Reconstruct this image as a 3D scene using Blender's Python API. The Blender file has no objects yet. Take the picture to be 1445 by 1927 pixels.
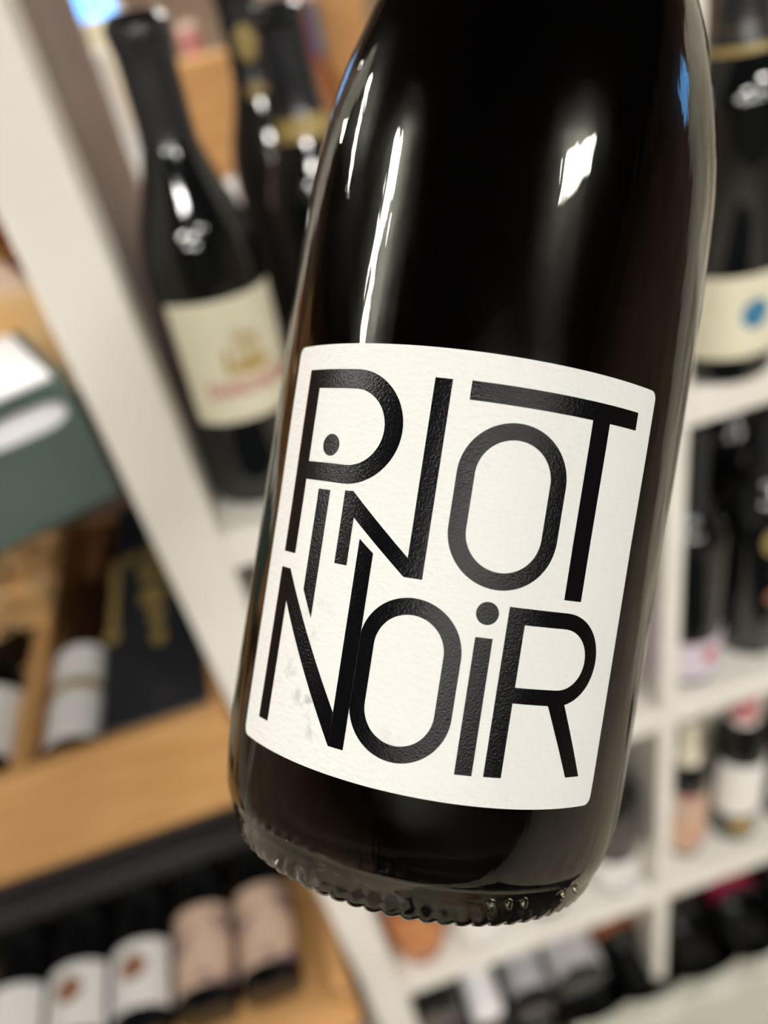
import bpy, math, random
from mathutils import Vector, Matrix
random.seed(7)
S = bpy.context.scene
COL = S.collection
R = math.radians
# ------------------------------------------------------------------ camera
# world: X along the rack, Y into the rack, Z up; eye height 1.62 m.  builder coordinates are relative to the eye (z + EYE)
EYE = 1.62
FPX, PCX, PCY = 1450.0, 722.5, 963.5
_up = Vector((-(1203 - PCX), (2960 - PCY), FPX)).normalized()
_f = Vector((0, 0, -1)); _f = (_f - _up * _f.dot(_up)).normalized()
_r = _f.cross(_up)
_a = R(6.5)
_X = _r * math.cos(_a) + _f * math.sin(_a)
_Y = _up.cross(_X)
M = Matrix((_X, _Y, _up))                       # camera vector -> world vector
cd = bpy.data.cameras.new('camera'); cam = bpy.data.objects.new('camera', cd); COL.objects.link(cam)
cam.matrix_world = Matrix.Translation((0, 0, EYE)) @ M.to_4x4()
cd.sensor_fit = 'VERTICAL'; cd.sensor_height = 36.0; cd.sensor_width = 27.0
cd.lens = FPX / 1927 * 36.0
cd.clip_start = 0.005; cd.clip_end = 60
cd.dof.use_dof = True; cd.dof.focus_distance = 0.1255; cd.dof.aperture_fstop = cd.lens / 3.85
S.camera = cam
# ------------------------------------------------------------------ world, exposure
S.view_settings.view_transform = 'Standard'; S.view_settings.look = 'None'
S.view_settings.gamma = 1.0; S.view_settings.use_curve_mapping = False
S.view_settings.exposure = 0.42
LAMP = 66.0
W = bpy.data.worlds.new('sky'); S.world = W; W.use_nodes = True
wb = W.node_tree.nodes['Background']; wb.inputs[0].default_value = (0.16, 0.45, 1.0, 1); wb.inputs[1].default_value = 3.2
S.cycles.max_bounces = 12; S.cycles.transmission_bounces = 10; S.cycles.glossy_bounces = 6; S.cycles.diffuse_bounces = 4
S.cycles.sample_clamp_indirect = 6.0
S.cycles.use_denoising = True
S.cycles.caustics_refractive = False; S.cycles.caustics_reflective = False

def at(x, y, Y):                                  # where the line of sight through a point of the photograph meets depth Y
    d = M @ Vector((x - PCX, -(y - PCY), -FPX)); return d * (Y / d.y)

# ------------------------------------------------------------------ materials
def mat(name, col, rough=.5, spec=.5, metal=0, noise=None, bump=0, bscale=200, emit=None, estr=0, coat=0, stretch=(1, 1, 1), kind='noise', coords='Object'):
    m = bpy.data.materials.new(name); m.use_nodes = True; nt = m.node_tree; N = nt.nodes; L = nt.links
    b = N['Principled BSDF']
    b.inputs['Base Color'].default_value = (*col, 1); b.inputs['Roughness'].default_value = rough
    b.inputs['Specular IOR Level'].default_value = spec; b.inputs['Metallic'].default_value = metal
    b.inputs['Coat Weight'].default_value = coat; b.inputs['Coat Roughness'].default_value = .05
    if emit:
        b.inputs['Emission Color'].default_value = (*emit, 1); b.inputs['Emission Strength'].default_value = estr
    if noise or bump:
        tc = N.new('ShaderNodeTexCoord'); mp = N.new('ShaderNodeMapping'); mp.inputs['Scale'].default_value = stretch
        L.new(tc.outputs[coords], mp.inputs[0])
    if noise:
        col2, sc, lo, hi = noise
        nz = N.new('ShaderNodeTexNoise'); nz.inputs['Scale'].default_value = sc; nz.inputs['Detail'].default_value = 5
        L.new(mp.outputs[0], nz.inputs['Vector'])
        rp = N.new('ShaderNodeValToRGB'); rp.color_ramp.elements[0].position = lo; rp.color_ramp.elements[1].position = hi
        rp.color_ramp.elements[0].color = (*col, 1); rp.color_ramp.elements[1].color = (*col2, 1)
        L.new(nz.outputs[0], rp.inputs[0]); L.new(rp.outputs[0], b.inputs['Base Color'])
    if bump:
        n2 = N.new('ShaderNodeTexNoise'); n2.inputs['Scale'].default_value = bscale; n2.inputs['Detail'].default_value = 4
        L.new(mp.outputs[0], n2.inputs['Vector'])
        bp = N.new('ShaderNodeBump'); bp.inputs['Strength'].default_value = bump; bp.inputs['Distance'].default_value = .0003
        L.new(n2.outputs[0], bp.inputs['Height']); L.new(bp.outputs[0], b.inputs['Normal'])
    return m
white_paint = mat('white_paint', (.84, .81, .74), .45, .4, noise=((.79, .755, .68), 9, .35, .7), bump=.1, bscale=60)
cream_paint = mat('cream_paint', (.62, .62, .53), .5, .4, noise=((.56, .56, .47), 8, .3, .7))
taupe = mat('taupe_board', (.30, .235, .20), .6, .3, noise=((.22, .17, .15), 5, .3, .7))
oak = mat('oak', (.63, .36, .145), .5, .35, noise=((.49, .25, .085), 12, .3, .7), stretch=(1, 8, 8))
oak_y = mat('oak_lengthwise', (.62, .35, .14), .5, .35, noise=((.48, .24, .08), 12, .3, .7), stretch=(8, 1, 8))
darkwood = mat('dark_wood', (.05, .03, .02), .5, .3, noise=((.03, .018, .012), 10, .3, .7), stretch=(1, 8, 8))
brownwood = mat('brown_wood', (.16, .085, .045), .5, .3, noise=((.10, .05, .03), 10, .3, .7), stretch=(1, 8, 8))
black_card = mat('black_card', (.028, .029, .034), .42, .5, bump=.05, bscale=90)
dark_card = mat('dark_grey_card', (.035, .033, .034), .6, .3)
green_card = mat('grey_green_card', (.085, .12, .10), .6, .3, noise=((.07, .10, .085), 20, .3, .7))
white_card = mat('white_card', (.88, .88, .88), .5, .3)
dark_glass = mat('dark_bottle_glass', (.004, .005, .005), .06, .6, coat=.3)
plum_glass = mat('plum_bottle_glass', (.05, .006, .012), .08, .6)
amber_glass = mat('amber_bottle_glass', (.30, .10, .03), .10, .6)
black_foil = mat('black_foil', (.011, .012, .014), .33, .5, noise=((.02, .021, .024), 60, .3, .7))
gold = mat('gold_print', (.42, .28, .08), .35, .5, metal=.55)
gold_flat = mat('ochre_print', (.46, .30, .07), .5, .3)
dull_gold = mat('dull_gold_print', (.36, .26, .09), .5, .5)
cream_label = mat('cream_label_paper', (.78, .74, .57), .65, .3, noise=((.74, .70, .52), 60, .3, .7))
white_label = mat('white_label_paper', (.88, .86, .82), .6, .3)
lilac_label = mat('lilac_label_paper', (.70, .62, .70), .6, .3)
grey_label = mat('silver_grey_label', (.45, .44, .46), .5, .4, noise=((.62, .61, .63), 55, .45, .55))
pink_label = mat('pink_beige_label', (.74, .53, .40), .6, .3, noise=((.20, .12, .14), 26, .50, .62))
peach_label = mat('peach_label', (.66, .42, .28), .6, .3, noise=((.62, .50, .40), 18, .4, .6))
orange_label = mat('orange_label', (.62, .26, .09), .55, .3, noise=((.50, .20, .08), 30, .4, .6))
red_print = mat('red_print', (.50, .05, .04), .5, .3)
brick_print = mat('brick_red_print', (.33, .15, .08), .5, .3)
blue_print = mat('blue_print', (.05, .20, .34), .5, .3)
blue_label = mat('blue_grey_label', (.20, .25, .36), .6, .3)
rust_label = mat('rust_label', (.30, .10, .04), .6, .3)
crimson = mat('crimson_foil', (.28, .01, .05), .4, .5)
rose_foil = mat('rose_foil', (.55, .20, .20), .4, .5)
cream_foil = mat('cream_foil', (.72, .67, .52), .4, .5)
copper_foil = mat('copper_foil', (.36, .15, .06), .4, .5)
straw = mat('wood_wool', (.92, .56, .22), .7, .2, noise=((.86, .62, .32), 30, .4, .6))
pale_straw = mat('pale_wood_wool', (.88, .72, .58), .7, .2, noise=((.72, .42, .16), 22, .48, .58))
steel = mat('brushed_steel', (.4, .4, .4), .35, .5, metal=1)
floor_m = mat('floor_tile', (.46, .41, .35), .4, .4, noise=((.38, .33, .28), 3, .4, .6))
ceil_m = mat('ceiling_dark', (.02, .02, .021), .8, .1)
wall_dark = mat('wall_dark', (.05, .04, .036), .8, .1)
wall_warm = mat('wall_warm', (.34, .25, .18), .8, .1, noise=((.26, .18, .13), 1.5, .4, .6))
lamp_glow = mat('lamp_glow', (.8, .8, .8), .5, .2, emit=(1.0, .965, .90), estr=LAMP)
lamp_case = mat('lamp_case', (.1, .1, .1), .5, .4)
ink = mat('black_ink', (.0015, .0015, .002), .23, .17, bump=.30, bscale=2600)

# label paper: fine fibrous relief and a few rubbed grey stains
def paper():
    m = bpy.data.materials.new('textured_label_paper'); m.use_nodes = True; nt = m.node_tree; N = nt.nodes; L = nt.links
    b = N['Principled BSDF']; b.inputs['Roughness'].default_value = .72; b.inputs['Specular IOR Level'].default_value = .25
    tc = N.new('ShaderNodeTexCoord')
    n1 = N.new('ShaderNodeTexNoise'); n1.inputs['Scale'].default_value = 620; n1.inputs['Detail'].default_value = 5
    mp = N.new('ShaderNodeMapping'); mp.inputs['Scale'].default_value = (1, 1, 1.8)
    L.new(tc.outputs['Object'], mp.inputs[0]); L.new(mp.outputs[0], n1.inputs['Vector'])
    bp = N.new('ShaderNodeBump'); bp.inputs['Strength'].default_value = .8; bp.inputs['Distance'].default_value = .00035
    L.new(n1.outputs[0], bp.inputs['Height']); L.new(bp.outputs[0], b.inputs['Normal'])
    # stains: patches near the foot of the N
    sm = N.new('ShaderNodeTexNoise'); sm.inputs['Scale'].default_value = 420; sm.inputs['Detail'].default_value = 3
    L.new(tc.outputs['Object'], sm.inputs['Vector'])
    r1 = N.new('ShaderNodeValToRGB'); r1.color_ramp.elements[0].position = .50; r1.color_ramp.elements[1].position = .68
    L.new(sm.outputs[0], r1.inputs[0])
    acc = None
    for (s, h, rad, k) in ((-26, -19.5, 4.5, .55), (-25, -33, 6, .8), (-22, -37, 3.5, 1.0), (-30, -30, 6, .45), (-9.3, -36, 4, .2)):
        th = s / 40.5
        p = (.0404 * math.sin(th), -.0404 * math.cos(th), h / 1000 + .0652)
        vm = N.new('ShaderNodeVectorMath'); vm.operation = 'DISTANCE'; vm.inputs[1].default_value = p
        L.new(tc.outputs['Object'], vm.inputs[0])
        mr = N.new('ShaderNodeMapRange'); mr.inputs[1].default_value = 0; mr.inputs[2].default_value = rad / 1000
        mr.inputs[3].default_value = k; mr.inputs[4].default_value = 0
        L.new(vm.outputs['Value'], mr.inputs[0])
        if acc is None: acc = mr.outputs[0]
        else:
            mx = N.new('ShaderNodeMath'); mx.operation = 'MAXIMUM'; L.new(acc, mx.inputs[0]); L.new(mr.outputs[0], mx.inputs[1]); acc = mx.outputs[0]
    mu = N.new('ShaderNodeMath'); mu.operation = 'MULTIPLY'; L.new(acc, mu.inputs[0]); L.new(r1.outputs[0], mu.inputs[1])
    mix = N.new('ShaderNodeMix'); mix.data_type = 'RGBA'; mix.inputs[6].default_value = (.57, .575, .555, 1); mix.inputs[7].default_value = (.26, .26, .26, 1)
    L.new(mu.outputs[0], mix.inputs[0]); L.new(mix.outputs[2], b.inputs['Base Color'])
    return m
label_paper = paper()

def glass():
    m = bpy.data.materials.new('bottle_glass'); m.use_nodes = True; nt = m.node_tree; N = nt.nodes; L = nt.links
    N.remove(N['Principled BSDF'])
    g = N.new('ShaderNodeBsdfGlass'); g.inputs['Color'].default_value = (.93, .93, .87, 1); g.inputs['Roughness'].default_value = .012; g.inputs['IOR'].default_value = 1.52
    tc = N.new('ShaderNodeTexCoord'); mp = N.new('ShaderNodeMapping'); mp.inputs['Scale'].default_value = (1, 1, .10)
    n = N.new('ShaderNodeTexNoise'); n.inputs['Scale'].default_value = 240; n.inputs['Detail'].default_value = 3
    L.new(tc.outputs['Object'], mp.inputs[0]); L.new(mp.outputs[0], n.inputs['Vector'])
    bp = N.new('ShaderNodeBump'); bp.inputs['Strength'].default_value = .38; bp.inputs['Distance'].default_value = .00028
    L.new(n.outputs[0], bp.inputs['Height']); L.new(bp.outputs[0], g.inputs['Normal'])
    L.new(g.outputs[0], N['Material Output'].inputs[0])
    return m
bottle_glass = glass()
wine_m = mat('red_wine', (.0030, .0008, .0018), .16, .14)

# ------------------------------------------------------------------ mesh helpers
class MB:
    def __init__(s): s.v = []; s.f = []
    def add(s, v, f):
        o = len(s.v); s.v += [tuple(p) for p in v]; s.f += [tuple(i + o for i in q) for q in f]; return s
    def box(s, x0, x1, y0, y1, z0, z1, b=0.0):
        if b <= 0:
            v = [(x, y, z) for z in (z0, z1) for y in (y0, y1) for x in (x0, x1)]
            return s.add(v, [(0, 2, 3, 1), (4, 5, 7, 6), (0, 1, 5, 4), (2, 6, 7, 3), (0, 4, 6, 2), (1, 3, 7, 5)])
        v = []                                         # box with chamfered edges
        idx = {}
        def P(x, y, z):
            k = (round(x, 6), round(y, 6), round(z, 6))
            if k not in idx: idx[k] = len(v); v.append((x, y, z))
            return idx[k]
        X, Y, Z = (x0, x1), (y0, y1), (z0, z1)
        sg = (1, -1); f = []
        px = lambda i, j, k: P(X[i], Y[j] + b * sg[j], Z[k] + b * sg[k])
        py = lambda i, j, k: P(X[i] + b * sg[i], Y[j], Z[k] + b * sg[k])
        pz = lambda i, j, k: P(X[i] + b * sg[i], Y[j] + b * sg[j], Z[k])
        for i in (0, 1): f.append((px(i, 0, 0), px(i, 1, 0), px(i, 1, 1), px(i, 0, 1)))
        for j in (0, 1): f.append((py(0, j, 0), py(1, j, 0), py(1, j, 1), py(0, j, 1)))
        for k in (0, 1): f.append((pz(0, 0, k), pz(1, 0, k), pz(1, 1, k), pz(0, 1, k)))
        for j in (0, 1):
            for k in (0, 1): f.append((py(0, j, k), py(1, j, k), pz(1, j, k), pz(0, j, k)))
        for i in (0, 1):
            for k in (0, 1): f.append((px(i, 0, k), px(i, 1, k), pz(i, 1, k), pz(i, 0, k)))
            for j in (0, 1): f.append((px(i, j, 0), px(i, j, 1), py(i, j, 1), py(i, j, 0)))
        for i in (0, 1):
            for j in (0, 1):
                for k in (0, 1): f.append((px(i, j, k), py(i, j, k), pz(i, j, k)))
        return s.add(v, f)
    def lathe(s, prof, n=48, cap=True):
        v = []; f = []
        for (r, z) in prof:
            for k in range(n):
                a = 2 * math.pi * k / n; v.append((r * math.cos(a), r * math.sin(a), z))
        for i in range(len(prof) - 1):
            for k in range(n):
                k2 = (k + 1) % n; f.append((i * n + k, i * n + k2, (i + 1) * n + k2, (i + 1) * n + k))
        if cap:
            f.append(tuple(range(n - 1, -1, -1))); o = (len(prof) - 1) * n; f.append(tuple(o + k for k in range(n)))
        return s.add(v, f)
    def patch(s, rad, z0, z1, a0, a1, n=20, m=4, t=.0004, inner=.0001):          # curved label round a body of radius rad(z)
        rr = rad if callable(rad) else (lambda z: rad)
        v = []; f = []
        for L_ in (inner, inner + t):
            for j in range(m + 1):
                z = z0 + (z1 - z0) * j / m
                for i in range(n + 1):
                    a = a0 + (a1 - a0) * i / n; r = rr(z) + L_
                    v.append((r * math.sin(a), -r * math.cos(a), z))
        w = n + 1; h = (m + 1) * w
        for j in range(m):
            for i in range(n):
                q = (j * w + i, j * w + i + 1, (j + 1) * w + i + 1, (j + 1) * w + i)
                f.append(tuple(reversed(q))); f.append(tuple(k + h for k in q))
        for i in range(n):
            f.append((i, i + 1, i + 1 + h, i + h)); o = m * w; f.append((o + i + h, o + i + 1 + h, o + i + 1, o + i))
        for j in range(m):
            f.append((j * w + h, (j + 1) * w + h, (j + 1) * w, j * w)); e = j * w + n; f.append((e, e + w, e + w + h, e + h))
        return s.add(v, f)
    def disc(s, rad, ac, zc, ra, rz, n=20, off=.0007):                            # round mark printed on a curved label
        rr = rad if callable(rad) else (lambda z: rad)
        v = []; f = []
        for q in (0, .5, 1):
            for k in range(n):
                t = 2 * math.pi * k / n; a = ac + q * ra * math.cos(t); z = zc + q * rz * math.sin(t); r = rr(z) + off
                v.append((r * math.sin(a), -r * math.cos(a), z))
        for i in (0, 1):
            for k in range(n):
                k2 = (k + 1) % n; f.append((i * n + k, i * n + k2, (i + 1) * n + k2, (i + 1) * n + k))
        return s.add(v, f)
    def build(s, name, m, parent=None, smooth=False, loc=None, rot=None):
        me = bpy.data.meshes.new(name); me.from_pydata(s.v, [], s.f); me.update()
        if smooth:
            me.polygons.foreach_set('use_smooth', [True] * len(me.polygons))
            try: me.set_sharp_from_angle(angle=R(40))
            except Exception: pass
        me.materials.append(m)
        o = bpy.data.objects.new(name, me); COL.objects.link(o)
        if parent: o.parent = parent
        if loc is not None: o.location = loc
        if rot is not None: o.rotation_euler = rot
        return o

def tag(o, label=None, cat=None, group=None, kind=None):
    for k, v in (('label', label), ('category', cat), ('group', group), ('kind', kind)):
        if v: o[k] = v
    return o
def thing(name, label, cat, loc=(0, 0, 0), rot=(0, 0, 0), group=None):
    o = bpy.data.objects.new(name, None); o.empty_display_size = .02; COL.objects.link(o)
    o.location = (loc[0], loc[1], loc[2] + EYE); o.rotation_euler = rot
    return tag(o, label, cat, group)
def structure(name, mb, m):
    mb.v = [(x, y, z + EYE) for x, y, z in mb.v]
    return tag(mb.build(name, m), kind='structure')

# ------------------------------------------------------------------ room shell
FZ, CZ = -EYE, 1.62
structure('floor', MB().box(-4, 4, -5, 5, FZ - .1, FZ), floor_m)
structure('ceiling', MB().box(-4, 4, -5, 5, CZ, CZ + .1), ceil_m)
structure('wall_left', MB().box(-4.1, -4, -5, 5, FZ, CZ), wall_warm)
structure('wall_back', MB().box(-4, 4, -5.1, -5, FZ, CZ), wall_dark)
WY0, WY1, WZ0, WZ1 = .55, 1.15, .38, .86               # window opening in the side wall
structure('wall_right', MB().box(4, 4.1, -5, WY0, FZ, CZ).box(4, 4.1, WY1, 5, FZ, CZ).box(4, 4.1, WY0, WY1, FZ, WZ0).box(4, 4.1, WY0, WY1, WZ1, CZ), wall_warm)
VX0, VX1, VZ0, VZ1 = -.37, -.19, -.03, .75             # window opening in the far wall
structure('wall_front', MB().box(-4, VX0, 5, 5.1, FZ, CZ).box(VX1, 4, 5, 5.1, FZ, CZ).box(VX0, VX1, 5, 5.1, FZ, VZ0).box(VX0, VX1, 5, 5.1, VZ1, CZ), wall_warm)
pane_m = mat('window_pane', (1, 1, 1), .0, .5)
pane_m.node_tree.nodes['Principled BSDF'].inputs['Transmission Weight'].default_value = 1
w1 = structure('window_1', MB().box(3.98, 4.02, WY0 - .04, WY0, WZ0 - .04, WZ1 + .04).box(3.98, 4.02, WY1, WY1 + .04, WZ0 - .04, WZ1 + .04).box(3.98, 4.02, WY0, WY1, WZ0 - .04, WZ0).box(3.98, 4.02, WY0, WY1, WZ1, WZ1 + .04), white_paint)
p = MB().box(4.03, 4.034, WY0, WY1, WZ0, WZ1); p.v = [(x, y, z + EYE) for x, y, z in p.v]; p.build('pane', pane_m, w1)
w2 = structure('window_2', MB().box(VX0 - .04, VX0, 4.98, 5.02, VZ0 - .04, VZ1 + .04).box(VX1, VX1 + .04, 4.98, 5.02, VZ0 - .04, VZ1 + .04).box(VX0, VX1, 4.98, 5.02, VZ0 - .04, VZ0).box(VX0, VX1, 4.98, 5.02, VZ1, VZ1 + .04), white_paint)
p = MB().box(VX0, VX1, 5.03, 5.034, VZ0, VZ1); p.v = [(x, y, z + EYE) for x, y, z in p.v]; p.build('pane', pane_m, w2)

fm = thing('reflection_mat', 'dark ribbed mat added on the aisle floor to darken reflections in the held bottle', 'mat', (-.1, -1.75, FZ))  # unseen dark mat, added to darken the reflection in the bottle's base
MB().box(-1.3, 1.0, -1.6, 1.55, 0, .008, .002).build('rubber_base', mat('reflection_mat_rubber', (.012, .012, .014), .8, .1), fm)
rb = MB()
for k in range(60): rb.box(-1.28, .98, -1.57 + k * .052, -1.57 + k * .052 + .03, .008, .013)
rb.build('ribs', mat('reflection_mat_ribs', (.016, .016, .02), .9, .1), fm)['kind'] = 'stuff'
# ------------------------------------------------------------------ ceiling lamps (the shop's light, plus aisle rows added to brighten the rack)
def lamp(x, y, z, lx, ly, label, group='linear lamps hung in rows below the dark ceiling'):
    t = thing('linear_lamp', label, 'lamp', (x, y, z), group=group)
    MB().box(-lx / 2 - .01, lx / 2 + .01, -ly / 2 - .01, ly / 2 + .01, .003, .04).build('housing', lamp_case, t)
    MB().box(-lx / 2, lx / 2, -ly / 2, ly / 2, -.002, .003).build('diffuser', lamp_glow, t)
    for s in (-1, 1): MB().lathe([(.002, .04), (.002, CZ - z)], 8).build('suspension_rod', steel, t, loc=(s * lx * .4, 0, 0))
for x, y, lx, ly, where in ((-1.14, .53, .74, .13, 'over the side bay of the white rack'), (-1.14, 1.85, .74, .13, 'over the far end of the display table'), (-1.14, 3.2, .74, .13, 'nearest the narrow far window'),
                            (-2.15, .53, .74, .13, 'nearest the plain side wall'), (.90, -.77, .44, .15, 'short one, over the aisle'), (-.2, -1.36, .5, .14, 'short one, behind the viewer'),
                            (.9, -2.05, .74, .13, 'added for light, second of its row in the aisle'), (-.2, -2.6, .74, .13, 'added for light, middle of the aisle row'), (-1.14, -2.05, .74, .13, 'added for light, across the aisle near the side wall'),  # this row is added to throw more light on the rack front
                            (.9, -3.3, .74, .13, 'added for light, third of its row in the aisle'), (-.2, -3.85, .74, .13, 'added for light, nearest the dark back wall'), (-1.14, -3.3, .74, .13, 'added for light, across the aisle near the back wall'),  # more added lamps, lifting the lower shelves
                            (.9, 1.95, .74, .13, 'beyond the white rack'), (.9, 3.2, .74, .13, 'farthest from the aisle')):
    lamp(x, y, 1.1, lx, ly, 'white linear ceiling lamp, ' + where)

# ------------------------------------------------------------------ the white rack
SF = .45                                             # front plane of the rack
S1, S2, S3 = -.300, -.653, -1.005                    # shelf tops
rack = thing('wine_rack', 'white painted wooden wine rack with square bays, broad pale post at its corner', 'rack', (0, 0, 0))
def rp(name, mb, m=white_paint, **k): return mb.build(name, m, rack, **k)
rp('post', MB().box(-.107, -.063, SF, SF + .05, FZ, .16, .002))
tag(rp('side_panel', MB().box(-.103, -.0655, SF + .05, SF + .44, FZ, .12), taupe), label='taupe brown side panel behind the post')
for x in (.283, .655, 1.03): rp('divider', MB().box(x - .0095, x + .0095, SF, SF + .33, -1.34, .16, .0015))
for z in (S1, S2, S3):
    rp('shelf', MB().box(-.063, .2735, SF, SF + .33, z - .030, z, .0015))
    rp('shelf', MB().box(.2925, .6455, SF, SF + .33, z - .030, z, .0015))
    rp('shelf', MB().box(.6645, 1.0205, SF, SF + .33, z - .030, z, .0015))
for x0 in (1.04, 1.56, 2.08):  # plain white cabinets added out of view, for pale reflections on the bottle's edge
    rp('reflector_cabinet_side', MB().box(x0, x0 + .018, SF, SF + .33, FZ, .16, .0015)); rp('reflector_cabinet_side', MB().box(x0 + .49, x0 + .508, SF, SF + .33, FZ, .16, .0015))
    rp('reflector_cabinet_top', MB().box(x0 + .018, x0 + .49, SF, SF + .33, .14, .16, .0015))
    for z0, z1 in ((FZ + .03, -.95), (-.945, -.26), (-.255, .138)): rp('reflector_cabinet_door', MB().box(x0 + .02, x0 + .488, SF + .002, SF + .02, z0, z1, .0015))
for z0, z1 in ((S3, S2 - .03), (S2, S1 - .03)):
    for x0, x1 in ((-.0655, .2735), (.2925, .6455), (.6645, 1.0205)):
        rp('back_panel', MB().box(x0, x1, SF + .32, SF + .33, z0, z1), cream_paint if z0 == S3 else taupe)
rp('back_panel', MB().box(-.0655, 1.0205, SF + .32, SF + .33, FZ, S3 - .03), darkwood)
rp('back_rail', MB().box(-.0655, .2735, SF + .315, SF + .33, S1, -.165), darkwood)
# left bay: far upright, thin dark boards; dark backs hold the compartment's shade in their colour
rp('post', MB().box(-.80, -.756, SF, SF + .05, FZ, .16, .002))
rp('shelf', MB().box(-.756, -.107, SF + .005, SF + .44, -.259, -.247), darkwood)
rp('shelf', MB().box(-.756, -.107, SF + .005, SF + .44, -.590, -.576), darkwood)
rp('shelf', MB().box(-.756, -.107, SF - .04, SF + .44, -.974, -.956), darkwood)
rp('back_panel', MB().box(-.756, -.107, SF + .43, SF + .44, -.956, -.59), darkwood)
rp('back_panel', MB().box(-.756, -.107, SF + .43, SF + .44, -.576, -.259), darkwood)

# scalloped bottle cradle at the foot of the rack
def scallop():
    mb = MB(); x0, x1, y0, y1 = .135, 1.02, .405, .43; n = 120; zb = FZ; v = []; f = []
    for i in range(n + 1):
        x = x0 + (x1 - x0) * i / n
        z = -1.264 + .026 * (1 - abs(math.sin(math.pi * (x - .135) / .086)) ** .75)
        if x < .15: z -= (.15 - x) * 1.2
        v += [(x, y0, zb), (x, y0, z), (x, y0 + .006, z + .004), (x, y1, z + .004), (x, y1, zb)]
    for i in range(n):
        for k in range(4): f.append((i * 5 + k, (i + 1) * 5 + k, (i + 1) * 5 + k + 1, i * 5 + k + 1))
    f.append((0, 1, 2, 3, 4)); o = n * 5; f.append((o + 4, o + 3, o + 2, o + 1, o))
    mb.add(v, f); return mb
sc_ = thing('bottle_cradle', 'pale cream board with scalloped top edge at the foot of the white rack', 'rack', (0, 0, 0))
scallop().build('scalloped_board', cream_paint, sc_)
MB().box(.135, 1.02, .43, .75, -1.345, -1.335).build('floor_board', darkwood, sc_)

# ------------------------------------------------------------------ background bottles
def prof_bottle(r, H, kind):
    rn = .0145 if r > .03 else .0115
    if kind == 'burgundy':
        sh = [(r, .0), (r, .40), (r * .97, .46), (r * .88, .52), (r * .72, .59), (r * .55, .65), (rn * 1.1, .72)]
    elif kind == 'soft':
        rn = .0158
        sh = [(r, .0), (r, .53), (r * .985, .57), (r * .93, .61), (r * .83, .65), (r * .70, .69), (r * .58, .73), (rn * 1.12, .775)]
    else:
        sh = [(r, .0), (r, .58), (r * .985, .615), (r * .93, .645), (r * .80, .675), (r * .60, .705), (rn * 1.12, .745)]
    p = [(r * .80, 0), (r * .94, .002), (r * .995, .008)] + [(a, b * H) for a, b in sh if b > 0] + [(rn, .80 * H), (rn, .955 * H), (rn * 1.12, .96 * H), (rn * 1.12, .99 * H), (rn * .9, H)]
    return p, rn
def rad_of(p):
    def f(z):
        for (r0, z0), (r1, z1) in zip(p, p[1:]):
            if z0 <= z <= z1 and z1 > z0: return r0 + (r1 - r0) * (z - z0) / (z1 - z0)
        return p[0][0]
    return f
def bottle(label, loc, r=.0375, H=.30, kind='bordeaux', glass_m=dark_glass, cap=(black_foil, .74, 1.0), bands=(), marks=(), yaw=0, rot=None, group=None, name='wine_bottle'):
    t = thing(name, label, 'bottle', loc, rot if rot else (0, 0, R(yaw)), group)
    p, rn = prof_bottle(r, H, kind); rf = rad_of(p)
    MB().lathe(p, 40).build('glass_body', glass_m, t, smooth=True)
    if cap:
        cm, c0, c1 = cap
        cp = [(rf(z) + .0006, z) for z in [H * (c0 + (c1 - c0) * i / 10) for i in range(11)]]
        cp = [(cp[0][0] - .0006, cp[0][1])] + cp + [(cp[-1][0] * .9, H + .0015)]
        MB().lathe(cp, 32).build('capsule', cm, t, smooth=True)
    for (z0, z1, ac, ah, lm, nm) in bands:
        MB().patch(rf, z0, z1, R(ac - ah), R(ac + ah)).build(nm, lm, t, smooth=True)
    for (ac, zc, ra, rz, mm) in marks:
        MB().disc(rf, R(ac), zc, R(ra), rz).build('emblem', mm, t, smooth=True)
    return t, rf

# text bent round a label
def curved_text(txt, rf, zc, ac, width, m, parent, height=None):
    cu = bpy.data.curves.new('t', 'FONT'); cu.body = txt; cu.align_x = 'CENTER'; cu.align_y = 'CENTER'; cu.size = .01; cu.offset = .00012
    o = bpy.data.objects.new('t', cu); COL.objects.link(o); bpy.context.view_layer.update()
    me = bpy.data.meshes.new_from_object(o); bpy.data.objects.remove(o)
    xs = [v.co.x for v in me.vertices]; k = width / (max(xs) - min(xs))
    ky = k if height is None else height / (max(v.co.y for v in me.vertices) - min(v.co.y for v in me.vertices))
    for v in me.vertices:
        z = zc + v.co.y * ky; r = rf(z) + .0009; a = ac + v.co.x * k / r
        v.co = (r * math.sin(a), -r * math.cos(a), z)
    me.materials.clear(); me.materials.append(m)
    ob = bpy.data.objects.new('lettering', me); COL.objects.link(ob); ob.parent = parent; return ob

# top shelf
A, rfA = bottle('black wine bottle with cream label, gold ship and red lettering, beside the broad white post', (-.026, .511, S1), .038, .300, 'soft', cap=(black_foil, .79, 1.0),
                bands=((.069, .151, 4, 62, cream_label, 'paper_label'),), rot=(0, R(3), R(8)))
ship = MB()
ship.disc(rfA, R(14), .106, R(20), .0045)
for k in range(5): ship.patch(rfA, .111 + .002 * (k % 2), .131 - .001 * k, R(1 + 5.4 * k), R(3.4 + 5.4 * k), 2, 2, inner=.0006)
ship.patch(rfA, .102, .119, R(-12), R(-6), 3, 2, inner=.0006)
ship.build('gold_ship', gold_flat, A)
curved_text('GRAND BATEAU', rfA, .092, R(12), .064, red_print, A, .0105)
bottle('black bottle with tall matte black capsule and dull gold band, behind the cream label bottle', (.0765, .60, S1), .0375, .288, 'soft',
       cap=(black_foil, .78, 1.0), bands=((.208, .222, 0, 179, dull_gold, 'gold_band'),))
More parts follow.
